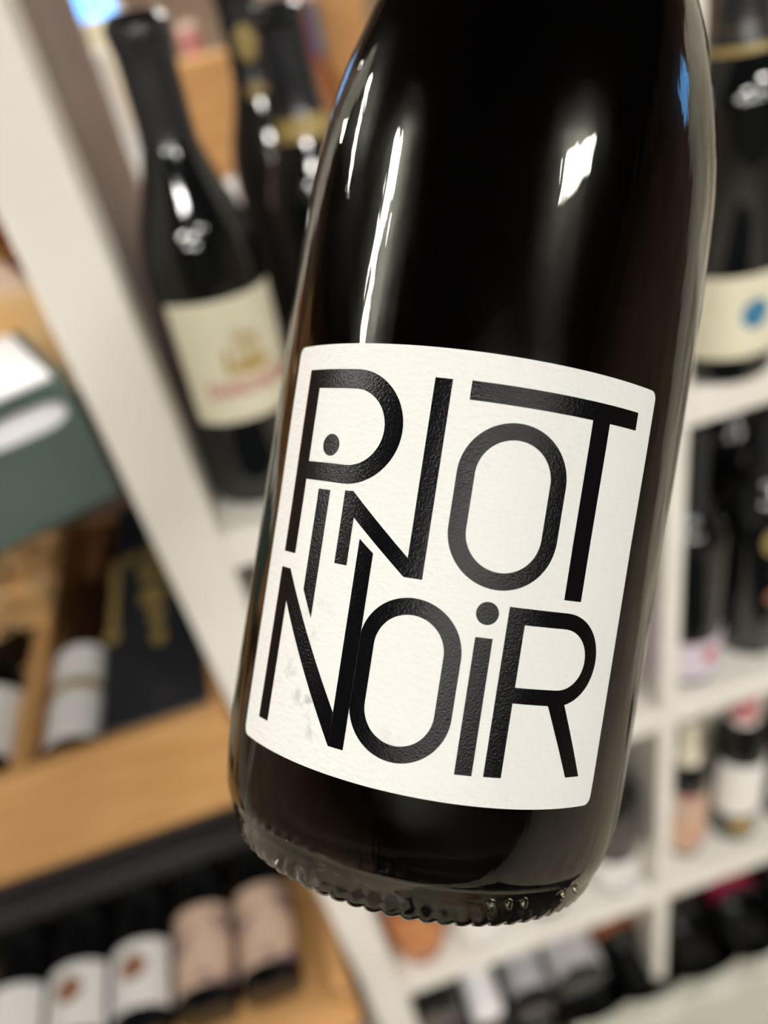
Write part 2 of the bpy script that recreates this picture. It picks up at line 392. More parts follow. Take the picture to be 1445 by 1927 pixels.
bottle('black bottle with faint gold crest on its capsule, hindmost on the top shelf', (.060, .69, S1), .0375, .31, 'soft',
       cap=(black_foil, .77, 1.0), marks=((-6, .266, 30, .012, dull_gold), (-10, .235, 24, .006, dull_gold)))
bottle('black bottle with cream label bearing a blue oval and gold banded neck', (.334, .478, S1), .0375, .30,
       cap=(black_foil, .72, 1.0), bands=((.022, .082, -6, 68, cream_label, 'paper_label'), (.212, .226, 0, 179, dull_gold, 'gold_band')),
       marks=((-2, .054, 15, .011, blue_print), (-20, .25, 40, .009, gold)), yaw=0)
bottle('black bottle with pale shoulder label at the edge of the top shelf', (.430, .505, S1), .0375, .30, cap=(black_foil, .74, 1.0),
       bands=((.215, .25, -20, 30, cream_label, 'neck_label'), (.05, .12, 0, 50, brownwood, 'paper_label')))
bottle('dark plum wine bottle behind the held bottle, tallest on the top shelf', (.165, .60, S1), .040, .335, 'burgundy', plum_glass, cap=(plum_glass, .74, 1.0))
bottle('black burgundy bottle between the plum bottle and the divider', (.235, .56, S1), .036, .30, 'burgundy')
# middle shelf
bottle('dark bottle with lilac label and red blot low on its body', (.327, .500, S2), .037, .285,
       bands=((.012, .062, -4, 66, lilac_label, 'paper_label'),), marks=((12, .042, 14, .009, red_print),), cap=(black_foil, .72, 1.0))
bottle('black bottle with small gold crests, beside the lilac label bottle', (.408, .508, S2), .038, .29,
       marks=((-14, .155, 16, .016, dull_gold), (-8, .085, 10, .008, brick_print)))
bottle('dark bottle standing deep on the middle shelf behind the lilac label', (.345, .60, S2), .0375, .30, bands=((.15, .19, 0, 30, brownwood, 'paper_label'),))
bottle('dark bottle deep in the corner of the middle shelf', (.44, .61, S2), .0375, .30)
bottle('bottle with mauve label just beside the divider on the middle shelf', (.228, .500, S2), .037, .29,
       bands=((.015, .14, 0, 75, mat('mauve_label', (.30, .22, .33), .6, .3), 'paper_label'),))
bottle('bottle with blue grey label beside the broad post on the middle shelf', (-.020, .505, S2), .037, .29,
       bands=((.03, .112, 0, 80, blue_label, 'paper_label'),), kind='burgundy', cap=(blue_label, .62, 1.0))
bottle('dark bottle centred on the middle shelf, hidden by the held bottle', (.10, .51, S2), .037, .29)
# lower shelf
bottle('small bottle with cream capsule and peach label beside the divider', (.340, .500, S3), .027, .262, 'bordeaux',
       cap=(cream_foil, .70, 1.0), bands=((.018, .138, 0, 85, peach_label, 'paper_label'),), marks=((10, .045, 30, .009, rose_foil), (-20, .130, 30, .007, rose_foil)))
bottle('black bottle with white label, gold seal low on the body and pink capsule', (.411, .502, S3), .0325, .295,
       cap=(rose_foil, .76, 1.0), bands=((.062, .162, -3, 75, white_label, 'paper_label'), (.218, .235, 0, 179, white_label, 'neck_band')), marks=((-14, .040, 26, .014, gold_flat),))
bottle('black bottle beyond the pink capsule bottle on the lower shelf', (.487, .505, S3), .034, .29, bands=((.05, .13, 0, 60, white_label, 'paper_label'),))
bottle('bottle with blush white label against the divider, on the lower shelf', (.2375, .494, S3), .0345, .285,
       bands=((.012, .075, 0, 85, white_label, 'paper_label'),), marks=((10, .03, 26, .008, grey_label),))
bottle('bottle with ivory label below the foot of the held bottle', (.050, .494, S3), .036, .28, bands=((.010, .10, 0, 85, white_label, 'paper_label'),), glass_m=mat('smoke_glass', (.12, .11, .10), .1, .6))
bottle('stout bottle wrapped in an orange paper label, nearest the broad post', (-.026, .497, S3), .0345, .27, glass_m=amber_glass,
       bands=((.004, .12, 0, 170, orange_label, 'paper_label'),), cap=(copper_foil, .74, 1.0))
bottle('bottle with plain label between the ivory and blush labels', (.140, .500, S3), .036, .28, bands=((.02, .10, 0, 70, white_label, 'paper_label'),))

# lying bottles: bases towards the aisle, necks into the rack
def lying(label, x, z, r, H, bands=(), marks=(), glass_m=dark_glass, cap=(black_foil, .74, 1.0), y=.462, yaw=0, tilt=0, group=None, roll=0, **k):
    return bottle(label, (x, y, z), r, H, 'bordeaux', glass_m, cap, bands, marks, rot=(R(-90 + tilt), R(0), R(yaw)), group=group, **k)
# crate bottles of the dark lower compartment
zb = -.9185
for (x, lm, em, txt) in ((-.200, pink_label, None, 'lying bottle with blotched pink beige label beside the crate wall'),
                         (-.276, pink_label, None, 'lying bottle with pink beige label, second from the crate wall'),
                         (-.352, white_label, brick_print, 'lying bottle with white label and brown crest, touching the pink label bottles'),
                         (-.428, white_label, brick_print, 'lying bottle with white label and brown crest, next to the crest label bottle'),
                         (-.504, white_label, None, 'lying bottle with plain white label at the far end of the row')):
    L0 = .02 if lm is pink_label else .022; L1 = .115 if lm is pink_label else .098
    lying(txt, x, zb, .0365, .29, bands=((L0, L1, 0, 72, lm, 'paper_label'),), marks=(((0, .068, 24, .015, em),) if em else ()), y=.451)

# ------------------------------------------------------------------ crates
def crate(label, x0, x1, y0, y1, z0, hf, hs, t=.012, m=oak, group=None, div=None, planks=1, front=True):
    c = thing('wooden_crate', label, 'crate', ((x0 + x1) / 2, y0, z0), group=group); w = (x1 - x0) / 2; d = y1 - y0
    MB().box(-w, w, 0, d, 0, t, .001).build('base_board', m, c)
    if front: MB().box(-w, w, -t, 0, 0, hf, .0012).build('front_board', m, c)
    MB().box(-w, w, d, d + t, 0, hs, .0012).build('back_board', m, c)
    for s in (-1, 1): MB().box(min(s * w, s * (w - t)), max(s * w, s * (w - t)), 0, d, t, hs, .0012).build('side_board', oak_y if m is oak else m, c)
    if div is not None: MB().box(div - (x0 + x1) / 2 - .008, div - (x0 + x1) / 2 + .008, 0, d, t, hs, .0012).build('divider_board', oak_y, c)
    return c
crate('open oak crate with a deep front board, packed with wood wool and a black box', -.60, -.111, SF + .012, SF + .42, -.576, .119, .119, div=-.279, t=.012)
crate('oak crate holding the row of lying bottles at the bottom of the side bay', -.60, -.113, SF - .030, SF + .30, -.956, .014, .075, t=.017)
tag_box = thing('carton', 'dark grey flat carton lying in shadow above the row of lying bottles', 'box', (-.36, .62, -.8815))
MB().box(-.22, .22, 0, .05, 0, .032, .002).build('carton_body', dark_card, tag_box)
# it rests on two cleats of the compartment
for sx in (-.57, -.145): MB().box(sx - .012, sx + .012, SF + .16, SF + .43, -.956, -.8815).build('cleat', darkwood, rack)

# contents of the upper crate
def strands(name, m, parent, n, box, seed, L=.05, w=.0022, kind='stuff', arch=.03):
    rnd = random.Random(seed); mb = MB(); x0, x1, y0, y1, z0, z1 = box
    for _ in range(n):
        c = Vector((rnd.uniform(x0, x1), rnd.uniform(y0, y1), rnd.uniform(z0, z1))); a = rnd.uniform(0, 6.28); cr = rnd.uniform(-2.5, 2.5); l = L * rnd.uniform(.5, 1.2)
        pts = []; p_ = c.copy()
        for k in range(7):
            d = Vector((math.cos(a), math.sin(a), .5 * math.cos(k * 1.1 + a))); p_ = p_ + d * (l / 6); a += cr / 6
            p_.x = min(max(p_.x, x0), x1); p_.y = min(max(p_.y, y0), y1); p_.z = min(max(p_.z, z0), z1 + arch); pts.append(p_.copy())
        v = []; f = []
        for k, q in enumerate(pts):
            d = (pts[min(k + 1, 6)] - pts[max(k - 1, 0)]); s_ = d.cross(Vector((0, 0, 1)))
            s_ = s_.normalized() * w if s_.length > 1e-6 else Vector((w, 0, 0)); n_ = Vector((0, 0, .0006))
            v += [q - s_, q + n_, q + s_]
        for k in range(6):
            for j in (0, 1): f.append((k * 3 + j, k * 3 + j + 1, k * 3 + j + 4, k * 3 + j + 3))
        mb.add(v, f)
    o = mb.build(name, m, parent); tag(o, kind=kind); return o
def heap(x0, x1, y0, y1, z0, z1, seed, n=14):
    rnd = random.Random(seed); v = []; f = []
    for j in range(n + 1):
        for i in range(n + 1):
            u, w_ = i / n, j / n; e = min(1, 6 * min(u, 1 - u, w_, 1 - w_) + .25)
            v.append((x0 + (x1 - x0) * u, y0 + (y1 - y0) * w_, z0 + (z1 - z0) * e * rnd.uniform(.75, 1)))
    for j in range(n):
        for i in range(n): q = j * (n + 1) + i; f.append((q, q + 1, q + n + 2, q + n + 1))
    b = len(v); v += [(x0, y0, z0), (x1, y0, z0), (x1, y1, z0), (x0, y1, z0)]; f.append((b + 3, b + 2, b + 1, b))
    return MB().add(v, f)
CF = -.564
ww = thing('wood_wool_packing', 'golden wood wool heaped over the divider board of the oak crate', 'packing', (0, 0, 0))
tag(heap(-.585, -.289, SF + .12, SF + .40, CF, -.455, 3).build('heap', straw, ww, smooth=True), kind='stuff')
tag(heap(-.345, -.270, SF + .19, SF + .40, -.456, -.425, 6).build('heap', straw, ww, smooth=True), kind='stuff')
strands('strands', straw, ww, 420, (-.42, -.268, SF + .16, SF + .40, -.45, -.42), 5, .06)
strands('strands', straw, ww, 260, (-.585, -.289, SF + .02, SF + .40, -.50, -.46), 6, .06)
ww2 = thing('wood_wool_packing', 'thin wood wool bed under the bottle in the oak crate', 'packing', (0, 0, 0))
tag(heap(-.269, -.222, SF + .02, SF + .40, CF, -.508, 4).build('heap', straw, ww2, smooth=True), kind='stuff')
bottle('slim brown bottle with white label and gold stripe, lying between divider and black box', (-.2455, .470, -.4835), .0255, .33, glass_m=mat('brown_glass', (.03, .012, .006), .08, .6),
       cap=(copper_foil, .74, 1.0), bands=((.006, .062, 0, 85, white_label, 'lower_label'), (.062, .074, 0, 85, dull_gold, 'gold_stripe'), (.074, .118, 0, 85, white_label, 'upper_label')), rot=(R(-90), 0, 0))
bottle('dark bottle with white label lying beyond the divider board', (-.324, .470, -.478), .034, .30,
       bands=((.01, .085, 0, 80, white_label, 'paper_label'),), cap=(copper_foil, .75, 1.0), rot=(R(-90), 0, 0))
bottle('dark bottle lying in the wood wool, second beyond the divider board', (-.400, .475, -.478), .034, .30, bands=((.02, .10, 0, 80, cream_label, 'paper_label'),), rot=(R(-90), 0, 0))
bb = thing('gift_box', 'long black gift box with ornate gold print, lying in the oak crate', 'box', (-.1645, .466, CF))
bw = .0485; bd = .375; bh = .104
MB().box(-bw, bw, 0, bd, 0, bh, .0015).build('box_body', black_card, bb)
MB().box(-bw - .0012, bw + .0012, -.0012, bd + .0012, bh - .035, bh + .0015, .001).build('lid', black_card, bb)
gp = MB(); zt = bh + .0021
def blob(mb, x, y, rx, ry, n=18): mb.add([(x, y, zt)] + [(x + rx * math.cos(k * 2 * math.pi / n), y + ry * math.sin(k * 2 * math.pi / n), zt) for k in range(n)], [(0, 1 + k, 1 + (k + 1) % n) for k in range(n)])
def bar(mb, x0, x1, y0, y1): mb.add([(x0, y0, zt), (x1, y0, zt), (x1, y1, zt), (x0, y1, zt)], [(0, 1, 2, 3)])
bar(gp, -.049, -.040, .130, .235); blob(gp, -.0445, .118, .008, .012)
for (x, y, rx, ry) in ((-.006, .160, .013, .016), (-.002, .128, .008, .014), (-.010, .20, .010, .016), (.002, .235, .012, .014), (-.028, .232, .008, .010), (.010, .19, .008, .012), (.0, .098, .007, .012)): blob(gp, x, y, rx, ry)
bar(gp, .012, .034, .150, .156); bar(gp, -.014, -.006, .205, .25)
gp.build('gold_print', dull_gold, bb)
gs = MB(); blob(gs, .003, .022, .012, .012); gs.build('grey_seal', dark_card, bb)

# ------------------------------------------------------------------ grey-green carton with hand hole, white box in it
ga = R(21)
gc = thing('carton', 'grey green carton with an oval hand hole, beside the broad white post', 'box', (-.1125, .455, -.247), (0, 0, ga))
gw, gd, gh, gt = .15, .12, .086, .003
fr = MB()                                             # front wall with a real oval hole, x runs from -gw to 0
hx0, hx1, hz0, hz1 = -.062, -.006, .058, .076
cx_, cz_, rx_, rz_ = (hx0 + hx1) / 2, (hz0 + hz1) / 2, (hx1 - hx0) / 2, (hz1 - hz0) / 2
n = 40; v = []; f = []
for y_ in (0, gt):
    for k in range(n):
        t = 2 * math.pi * k / n; c, s_ = math.cos(t), math.sin(t); px_ = (abs(c) ** .5) * (1 if c > 0 else -1); pz_ = s_
        v.append((cx_ + rx_ * px_, y_, cz_ + rz_ * pz_))
    for k in range(n):
        t = 2 * math.pi * k / n; c, s_ = math.cos(t), math.sin(t); q = max(abs(c), abs(s_)); c, s_ = c / q, s_ / q
        v.append(((c + 1) / 2 * gw * .9999 - gw if False else (0 - (cx_)) * max(c, 0) + (cx_ + gw) * min(c, 0) + cx_, y_, cz_ + (gh - cz_) * max(s_, 0) + cz_ * min(s_, 0)))
for k in range(n):
    k2 = (k + 1) % n
    f += [(k, k2, n + k2, n + k), (2 * n + k2, 2 * n + k, 3 * n + k, 3 * n + k2), (k2, k, 2 * n + k, 2 * n + k2), (n + k, n + k2, 3 * n + k2, 3 * n + k)]
fr.add(v, f); fr.build('front_wall', green_card, gc)
MB().box(-gw, -gw + gt, gt, gd, 0, gh).box(-gt, 0, gt, gd, 0, gh).box(-gw, 0, gd - gt, gd, 0, gh).box(-gw, 0, 0, gd, 0, .002).build('carton_shell', green_card, gc)
wbx = thing('gift_box', 'glossy white box filling the grey green carton', 'box', (-.1125, .455, -.247), (0, 0, ga))
MB().box(-gw + .006, -.006, .008, gd - .006, .003, gh + .002, .0015).build('box_body', white_card, wbx)

for k, (x, w_, h_, m_) in enumerate(((-.335, .12, .26, oak), (-.465, .12, .30, oak), (-.595, .12, .22, brownwood), (-.70, .075, .28, oak))):
    wb_ = thing('wine_box', ('oak', 'tall oak', 'dark brown', 'narrow oak')[k] + ' wine box standing in the side bay, out past the grey green carton', 'box', (x, SF + .03, -.247))
    MB().box(-w_ / 2, w_ / 2, 0, .13, 0, h_, .002).build('box_body', m_, wb_); MB().box(-w_ / 2 + .004, w_ / 2 - .004, -.004, 0, .004, h_ - .004, .001).build('sliding_lid', m_, wb_)
# ------------------------------------------------------------------ hamper behind the carton
hb = thing('gift_hamper', 'wicker gift hamper overflowing with pale ribbons behind the white box', 'hamper', (0, 0, 0))
HX0, HX1, HY0, HY1, HZ = -.52, -.118, .66, .80, -.247
MB().box(HX0, HX1, HY0, HY0 + .008, HZ, -.16).box(HX0, HX1, HY1 - .008, HY1, HZ, -.16).box(HX0, HX0 + .008, HY0, HY1, HZ, -.16).box(HX1 - .008, HX1, HY0, HY1, HZ, -.16).build('basket', straw, hb)
tag(heap(HX0 + .01, HX1 - .01, HY0 + .01, HY1 - .01, HZ + .01, -.125, 8).build('filling', pale_straw, hb, smooth=True), kind='stuff')
strands('ribbons', pale_straw, hb, 220, (HX0 + .01, HX1 - .01, HY0 + .01, HY1 - .01, -.14, -.10), 9, .09, .008, arch=.035)
MB().lathe([(.012, 0), (.014, .004), (.010, .012), (.002, .014)], 16).build('red_seal', red_print, hb, loc=(-.135, .69, -.128))
bottle('short amber jar leaning in the gift hamper', (-.165, .735, -.16), .03, .15, glass_m=amber_glass, cap=(rose_foil, .6, 1.0), name='amber_jar')
bottle('pale bottle with lilac foil at the back of the gift hamper', (-.215, .74, -.16), .028, .19, glass_m=orange_label, cap=(lilac_label, .6, 1.0))

# ------------------------------------------------------------------ bottom of the rack: reclining bottles
rp('shelf', MB().box(-.063, .2735, SF + .01, SF + .33, -1.347, -1.337), darkwood)
sb_ = thing('storage_box', 'dark storage box under the white wrapped bottle at the rack foot', 'box', (-.006, SF + .012, -1.337))
MB().box(-.055, .060, 0, .28, 0, .143, .002).build('box_body', dark_card, sb_); MB().box(-.03, .035, -.003, 0, .05, .09, .001).build('label_plate', dark_card, sb_)
lying('lying bottle with silver grey drawn label beside the white wrapped bottle', .098, -1.232, .033, .29, bands=((.02, .13, 0, 80, grey_label, 'paper_label'),), y=.455, tilt=-4, yaw=-3)
lying('lying bottle with broad silver grey label, topmost of its pile', .1705, -1.200, .038, .29, bands=((.012, .12, 0, 80, grey_label, 'paper_label'),), y=.452, tilt=-4)
lying('lying bottle wrapped in white paper, neck towards the rack back', .030, -1.170, .023, .27, glass_m=white_card, cap=(white_card, .74, 1.0), y=.45, yaw=0, tilt=-2)
lying('lying black bottle with its sheen put in as a grey band beside the broad post', -.036, -1.155, .036, .29, y=.46, bands=((.03, .12, 0, 40, grey_label, 'paper_label'),))  # grey patch stands in for the highlight on the dark glass
for (x, z, y, txt) in ((.178, -1.288, .445, 'lying dark bottle in the first hollow of the scalloped board'), (.264, -1.288, .445, 'lying dark bottle in the second hollow of the scalloped board'),
                       (.350, -1.288, .445, 'lying dark bottle in the third hollow of the scalloped board'), (.436, -1.288, .445, 'lying dark bottle in the fourth hollow of the scalloped board'),
                       (.522, -1.288, .445, 'lying dark bottle in the fifth hollow of the scalloped board'), (.092, -1.30, .445, 'lying dark bottle under the silver grey label bottle')):
    lying(txt, x, z, .0365, .29, y=y, group='dark bottles cradled at the foot of the rack')
for (x, z, b, txt) in ((.345, -1.215, ((.02, .11, 0, 40, brownwood, 'paper_label'),), 'dark bottle lying on the cradled bottles next to the divider'),
                       (.432, -1.215, ((.006, .055, 0, 80, crimson, 'crimson_band'),), 'dark bottle with crimson band lying on the cradled bottles'),
                       (.515, -1.215, (), 'dark bottle lying on the cradled bottles farthest from the divider'),
                       (.2465, -1.2155, ((.01, .11, 0, 70, rust_label, 'paper_label'),), 'bottle with rust brown label lying on the cradled bottles')):
    lying(txt, x, z, .0365, .29, bands=b, y=.49)

# ------------------------------------------------------------------ second display seen over the top shelf
tb = thing('display_table', 'long oak display table standing beyond the white rack', 'table', (0, 1.15, -.34))
MB().box(-1.2, 1.2, 0, .7, -.03, 0, .003).build('tabletop', oak, tb)
for sx in (-1.12, 1.12):
    for sy in (.06, .64): MB().box(sx - .03, sx + .03, sy - .03, sy + .03, -1.28, -.03, .003).build('leg', oak, tb)
TZ = -.34
def wbox(label, x, y, w, d, h, m=oak, z=TZ, group=None):
    t = thing('wine_box', label, 'box', (x, y, z), group=group)
    MB().box(-w / 2, w / 2, 0, d, 0, h, .002).build('box_body', m, t)
    k = max(2, int(w / .028))
    for i in range(k): MB().box(-w / 2 + w * i / k + .001, -w / 2 + w * (i + 1) / k - .001, -.004, 0, .002, h - .002, .0008).build('slat', m, t)
    return t
wbox('tall slatted oak wine box between the two black capsule bottles', .045, 1.30, .085, .10, .27)
wbox('brown slatted wine box beside the tall oak one', -.035, 1.34, .06, .10, .22, brownwood)
wbox('cream carton below the narrow far window on the display table', -.085, 1.62, .07, .08, .345, cream_label)
wbox('oak wine box near the window side of the display table', -.17, 1.36, .08, .1, .30)
wbox('oak wine box behind the plum bottle', .27, 1.42, .10, .1, .33)
wbox('narrow white carton beside the brown slatted wine box', -.012, 1.47, .035, .06, .29, white_card)
wbox('low white carton in front of the tall oak box on the table', .030, 1.20, .08, .07, .115, white_card)
wbox('low rust brown wine box on the display table', .17, 1.30, .09, .1, .16, copper_foil)
for (x, y, gm, lm, cm, txt) in (
        (-.088, 1.18, white_card, white_card, white_card, 'white glazed bottle near the broad post, on the display table'),
        (-.02, 1.55, rose_foil, rose_foil, cream_foil, 'rose tinted bottle on the display table'),
        (.045, 1.55, cream_foil, white_label, rose_foil, 'cream bottle with pink capsule behind the tall oak box'),
        (.115, 1.50, dark_glass, cream_label, crimson, 'dark bottle with crimson capsule on the display table'),
        (.175, 1.52, grey_label, white_label, white_card, 'grey stone bottle on the display table'),
        (.20, 1.33, copper_foil, rose_foil, crimson, 'copper brown bottle on the display table'),
        (.225, 1.40, amber_glass, peach_label, blue_print, 'amber bottle with blue cap on the display table'),
        (-.23, 1.50, cream_foil, peach_label, rose_foil, 'cream bottle next to the far oak box'),
        (-.30, 1.35, rose_foil, lilac_label, lilac_label, 'lilac topped bottle at the display table end')):
    bottle(txt, (x, y, TZ), .0365, .31, 'burgundy', gm, (cm, .74, 1.0), ((.05, .13, 0, 70, lm, 'paper_label'),))
wbox('large taupe storage box on the display table end', -.55, 1.40, .34, .3, .36, brownwood)
# ------------------------------------------------------------------ THE HELD BOTTLE
lat = M @ Vector((math.cos(R(8.9)), -math.sin(R(8.9)), 0)); axs = M @ Vector((math.sin(R(8.9)), math.cos(R(8.9)), 0)); tow = M @ Vector((0, 0, 1))
foot = lat * (.1619 * math.sin(R(5.56))) - tow * (.1619 * math.cos(R(5.56)))
HB = .0652                                           # distance from the base to the foot point
org = foot - axs * HB
B = bpy.data.objects.new('wine_bottle', None); B.empty_display_size = .03; COL.objects.link(B)
tag(B, 'large tilted dark wine bottle with white label PiNOT NOiR, in front of the rack', 'bottle')
B.matrix_world = Matrix.Translation(org + Vector((0, 0, EYE))) @ Matrix((lat, -tow, axs)).transposed().to_4x4()
OUT = [(.0345, -.0652), (.0360, -.0648), (.0367, -.0638), (.0372, -.0622), (.0379, -.0603), (.0386, -.0586), (.0393, -.056), (.0399, -.050), (.0402, -.040), (.0403, -.02), (.0404, 0), (.0406, .015), (.0407, .03), (.0408, .04), (.0408, .05),
       (.0405, .0632), (.0399, .072), (.0388, .0797), (.0377, .0855), (.0362, .0914), (.0346, .0974), (.0326, .1035), (.0303, .11), (.0278, .117), (.0252, .125), (.0225, .134), (.0200, .144), (.0180, .155), (.0164, .168), (.0153, .184), (.0147, .20), (.0143, .222), (.0143, .226), (.0155, .228), (.0157, .233), (.0143, .2355)]
def Rh(h):
    if h <= OUT[0][1]: return OUT[0][0]
    for (r0, z0), (r1, z1) in zip(OUT, OUT[1:]):
        if z0 <= h <= z1: return r0 + (r1 - r0) * (h - z0) / (z1 - z0)
    return OUT[-1][0]
# smooth profile (Catmull-Rom through the measured points)
def dense(P, k=4):
    o = []
    for i in range(len(P) - 1):
        p0, p1, p2, p3 = P[max(i - 1, 0)], P[i], P[i + 1], P[min(i + 2, len(P) - 1)]
        for j in range(k):
            t = j / k
            o.append(tuple(.5 * (2 * p1[c] + (p2[c] - p0[c]) * t + (2 * p0[c] - 5 * p1[c] + 4 * p2[c] - p3[c]) * t * t + (3 * p1[c] - p0[c] - 3 * p2[c] + p3[c]) * t ** 3) for c in (0, 1)))
    return o + [P[-1]]
WALL = .0030
def glass_mesh():
    n = 592; v = []; f = []; rings = []
    def ring(fn): rings.append(len(v)); v.extend(fn(2 * math.pi * k / n, k) for k in range(n))
    pol = lambda r, a, z: (r * math.sin(a), -r * math.cos(a), z)
    K = 74                                            # knurls round the bearing ring
    def saw(k): return math.sin(math.pi * ((k % 8) / 8.0) ** .7) ** .8 if k % 8 else 0.0
    ring(lambda a, k: pol(.004, a, -.0652 + .017))
    for r, z in ((.012, .0165), (.020, .0140), (.026, .0095), (.0300, .0045), (.0322, .0012)): ring(lambda a, k, r=r, z=z: pol(r, a, -.0652 + z))
    ring(lambda a, k: pol(.0334, a + .006 * saw(k), -.0652 + .0005 - .0007 * saw(k)))
    ring(lambda a, k: pol(.0348, a + .004 * saw(k), -.0652 + .0004 - .0008 * saw(k)))
    ring(lambda a, k: pol(.0361, a + .002 * saw(k), -.0646 + .0003 - .0006 * saw(k)))
    ring(lambda a, k: pol(.0368, a, -.0636))
    for (r, h) in dense(OUT)[12:]: ring(lambda a, k, r=r, h=h: pol(r, a, h))
    # lip and inside
    ring(lambda a, k: pol(.0110, a, .2355))
    inner = [(r - WALL - (.0012 if h > .15 else 0), h) for r, h in OUT if -.050 <= h < .222]
    for (r, h) in reversed(dense(inner, 3)): ring(lambda a, k, r=r, h=h: pol(min(r, .0375), a, h))
    for (r, h) in ((.0366, -.0530), (.0358, -.0555), (.0342, -.0578), (.0315, -.0590), (.027, -.0560), (.021, -.0505), (.012, -.0460), (.004, -.0445)): ring(lambda a, k, r=r, h=h: pol(r, a, h))
    for a_, b_ in zip(rings, rings[1:]):
        for k in range(n): k2 = (k + 1) % n; f.append((a_ + k, a_ + k2, b_ + k2, b_ + k))
    v.append((0, 0, -.0652 + .0172)); c = len(v) - 1
    for k in range(n): f.append((c, rings[0] + (k + 1) % n, rings[0] + k))
    v.append((0, 0, -.0443)); c = len(v) - 1
    for k in range(n): f.append((c, rings[-1] + k, rings[-1] + (k + 1) % n))
    mb = MB(); mb.add([(x, y, z + HB) for x, y, z in v], f); return mb
gl = glass_mesh().build('glass_body', bottle_glass, B, smooth=True)
wn = [(.0005, -.0446), (.004, -.0446), (.012, -.0461), (.021, -.0506), (.027, -.0561), (.0315, -.0591), (.03425, -.0579), (.0359, -.0556), (.0367, -.0530)] + \
     [(min(r, .0375) + .00008, h) for r, h in dense([(r - WALL - (.0012 if h > .15 else 0), h) for r, h in OUT if -.050 <= h < .19], 3)] + [(.0003, .1840)]
wv = MB().lathe([(r, h + HB) for r, h in wn], 148); wv.build('red_wine', wine_m, B, smooth=True)
MB().lathe([(.0101, .195 + HB), (.0101, .233 + HB), (.0095, .2345 + HB)], 32).build('cork', mat('cork', (.45, .30, .17), .8, .1, noise=((.36, .22, .12), 300, .4, .6)), B, smooth=True)
# raised mould dots near the heel
def on_bottle(s, h, off): th = s / 40.5; r = Rh(h / 1000) + off; return (r * math.sin(th), -r * math.cos(th), h / 1000 + HB)
for th_, h_ in ((.30, -.0600), (.385, -.0600), (.465, -.0600), (.70, -.0596), (.79, -.0594)):
    rr_ = Rh(h_)
    mbd = MB(); v = []; f = []
    for j in range(5):
        for k in range(12):
            q = (j / 4) * math.pi / 2; a = 2 * math.pi * k / 12
            v.append((.00085 * math.cos(q) * math.cos(a), -.0006 * math.sin(q), .0011 * math.cos(q) * math.sin(a)))
    for j in range(4):
        for k in range(12): f.append((j * 12 + k, j * 12 + (k + 1) % 12, (j + 1) * 12 + (k + 1) % 12, (j + 1) * 12 + k))
    f.append(tuple(range(11, -1, -1)))
    mbd.add(v, f); mbd.build('mould_dot', bottle_glass, B, smooth=True, loc=(rr_ * math.sin(th_), -rr_ * math.cos(th_), h_ + HB), rot=(R(-24), 0, th_))

# label: a thin curved sheet with rounded corners
def label_sheet():
    s0, s1, h0, h1, rc = -41.7, 28.8, -43.6, 27.1, 1.4; nx, ny = 96, 24; mb = MB(); v = []; f = []
    for lay in (.00003, .00016):
        for i in range(nx + 1):
            # edge columns are packed into the rounded corners
            if i <= 6: s = s0 + rc * (1 - math.cos(math.pi / 2 * i / 6))
            elif i >= nx - 6: s = s1 - rc * (1 - math.cos(math.pi / 2 * (nx - i) / 6))
            else: s = s0 + rc + (s1 - s0 - 2 * rc) * (i - 6) / (nx - 12)
            e = 0
            if s < s0 + rc: e = rc - math.sqrt(max(0, rc * rc - (s0 + rc - s) ** 2))
            if s > s1 - rc: e = rc - math.sqrt(max(0, rc * rc - (s - s1 + rc) ** 2))
            for j in range(ny + 1): v.append(on_bottle(s, h0 + e + (h1 - h0 - 2 * e) * j / ny, lay))
    w = ny + 1; H_ = (nx + 1) * w
    for i in range(nx):
        for j in range(ny):
            a = i * w + j; f += [(a, a + 1, a + w + 1, a + w), (a + H_ + w, a + H_ + w + 1, a + H_ + 1, a + H_)]
        a = i * w; f.append((a, a + w, a + w + H_, a + H_)); a = i * w + ny; f.append((a + H_, a + w + H_, a + w, a))
    for j in range(ny): f.append((j + H_, j + 1 + H_, j + 1, j)); a = nx * w + j; f.append((a, a + 1, a + 1 + H_, a + H_))
    return mb.add(v, f)
lb = label_sheet().build('paper_label', label_paper, B, smooth=True)

INK = .00019
def quad(mb, a, b, c, d, step=.8):                    # bilinear patch a-b-c-d in label millimetres, wrapped on the glass
    n = max(1, int(max(abs(b[0] - a[0]), abs(c[0] - d[0])) / step) + 1); m = max(1, int(max(abs(d[0] - a[0]), abs(c[0] - b[0]), max(abs(d[1] - a[1]), abs(c[1] - b[1])) / 3) / step) + 1)
    v = []; f = []
    for j in range(m + 1):
        for i in range(n + 1):
            u, w = i / n, j / m
            s = (a[0] * (1 - u) + b[0] * u) * (1 - w) + (d[0] * (1 - u) + c[0] * u) * w
            h = (a[1] * (1 - u) + b[1] * u) * (1 - w) + (d[1] * (1 - u) + c[1] * u) * w
            v.append(on_bottle(s, h, INK))
    for j in range(m):
        for i in range(n): q = j * (n + 1) + i; f.append((q, q + 1, q + n + 2, q + n + 1))
    mb.add(v, f)
def strip(mb, Pa, Pb, k=4):                           # band between two outlines
    v = []; f = []
    for a, b in zip(Pa, Pb):
        for j in range(k + 1): t = j / k; v.append(on_bottle(a[0] * (1 - t) + b[0] * t, a[1] * (1 - t) + b[1] * t, INK))
    for i in range(len(Pa) - 1):
        for j in range(k): q = i * (k + 1) + j; f.append((q + k + 1, q + k + 2, q + 1, q))
    mb.add(v, f)
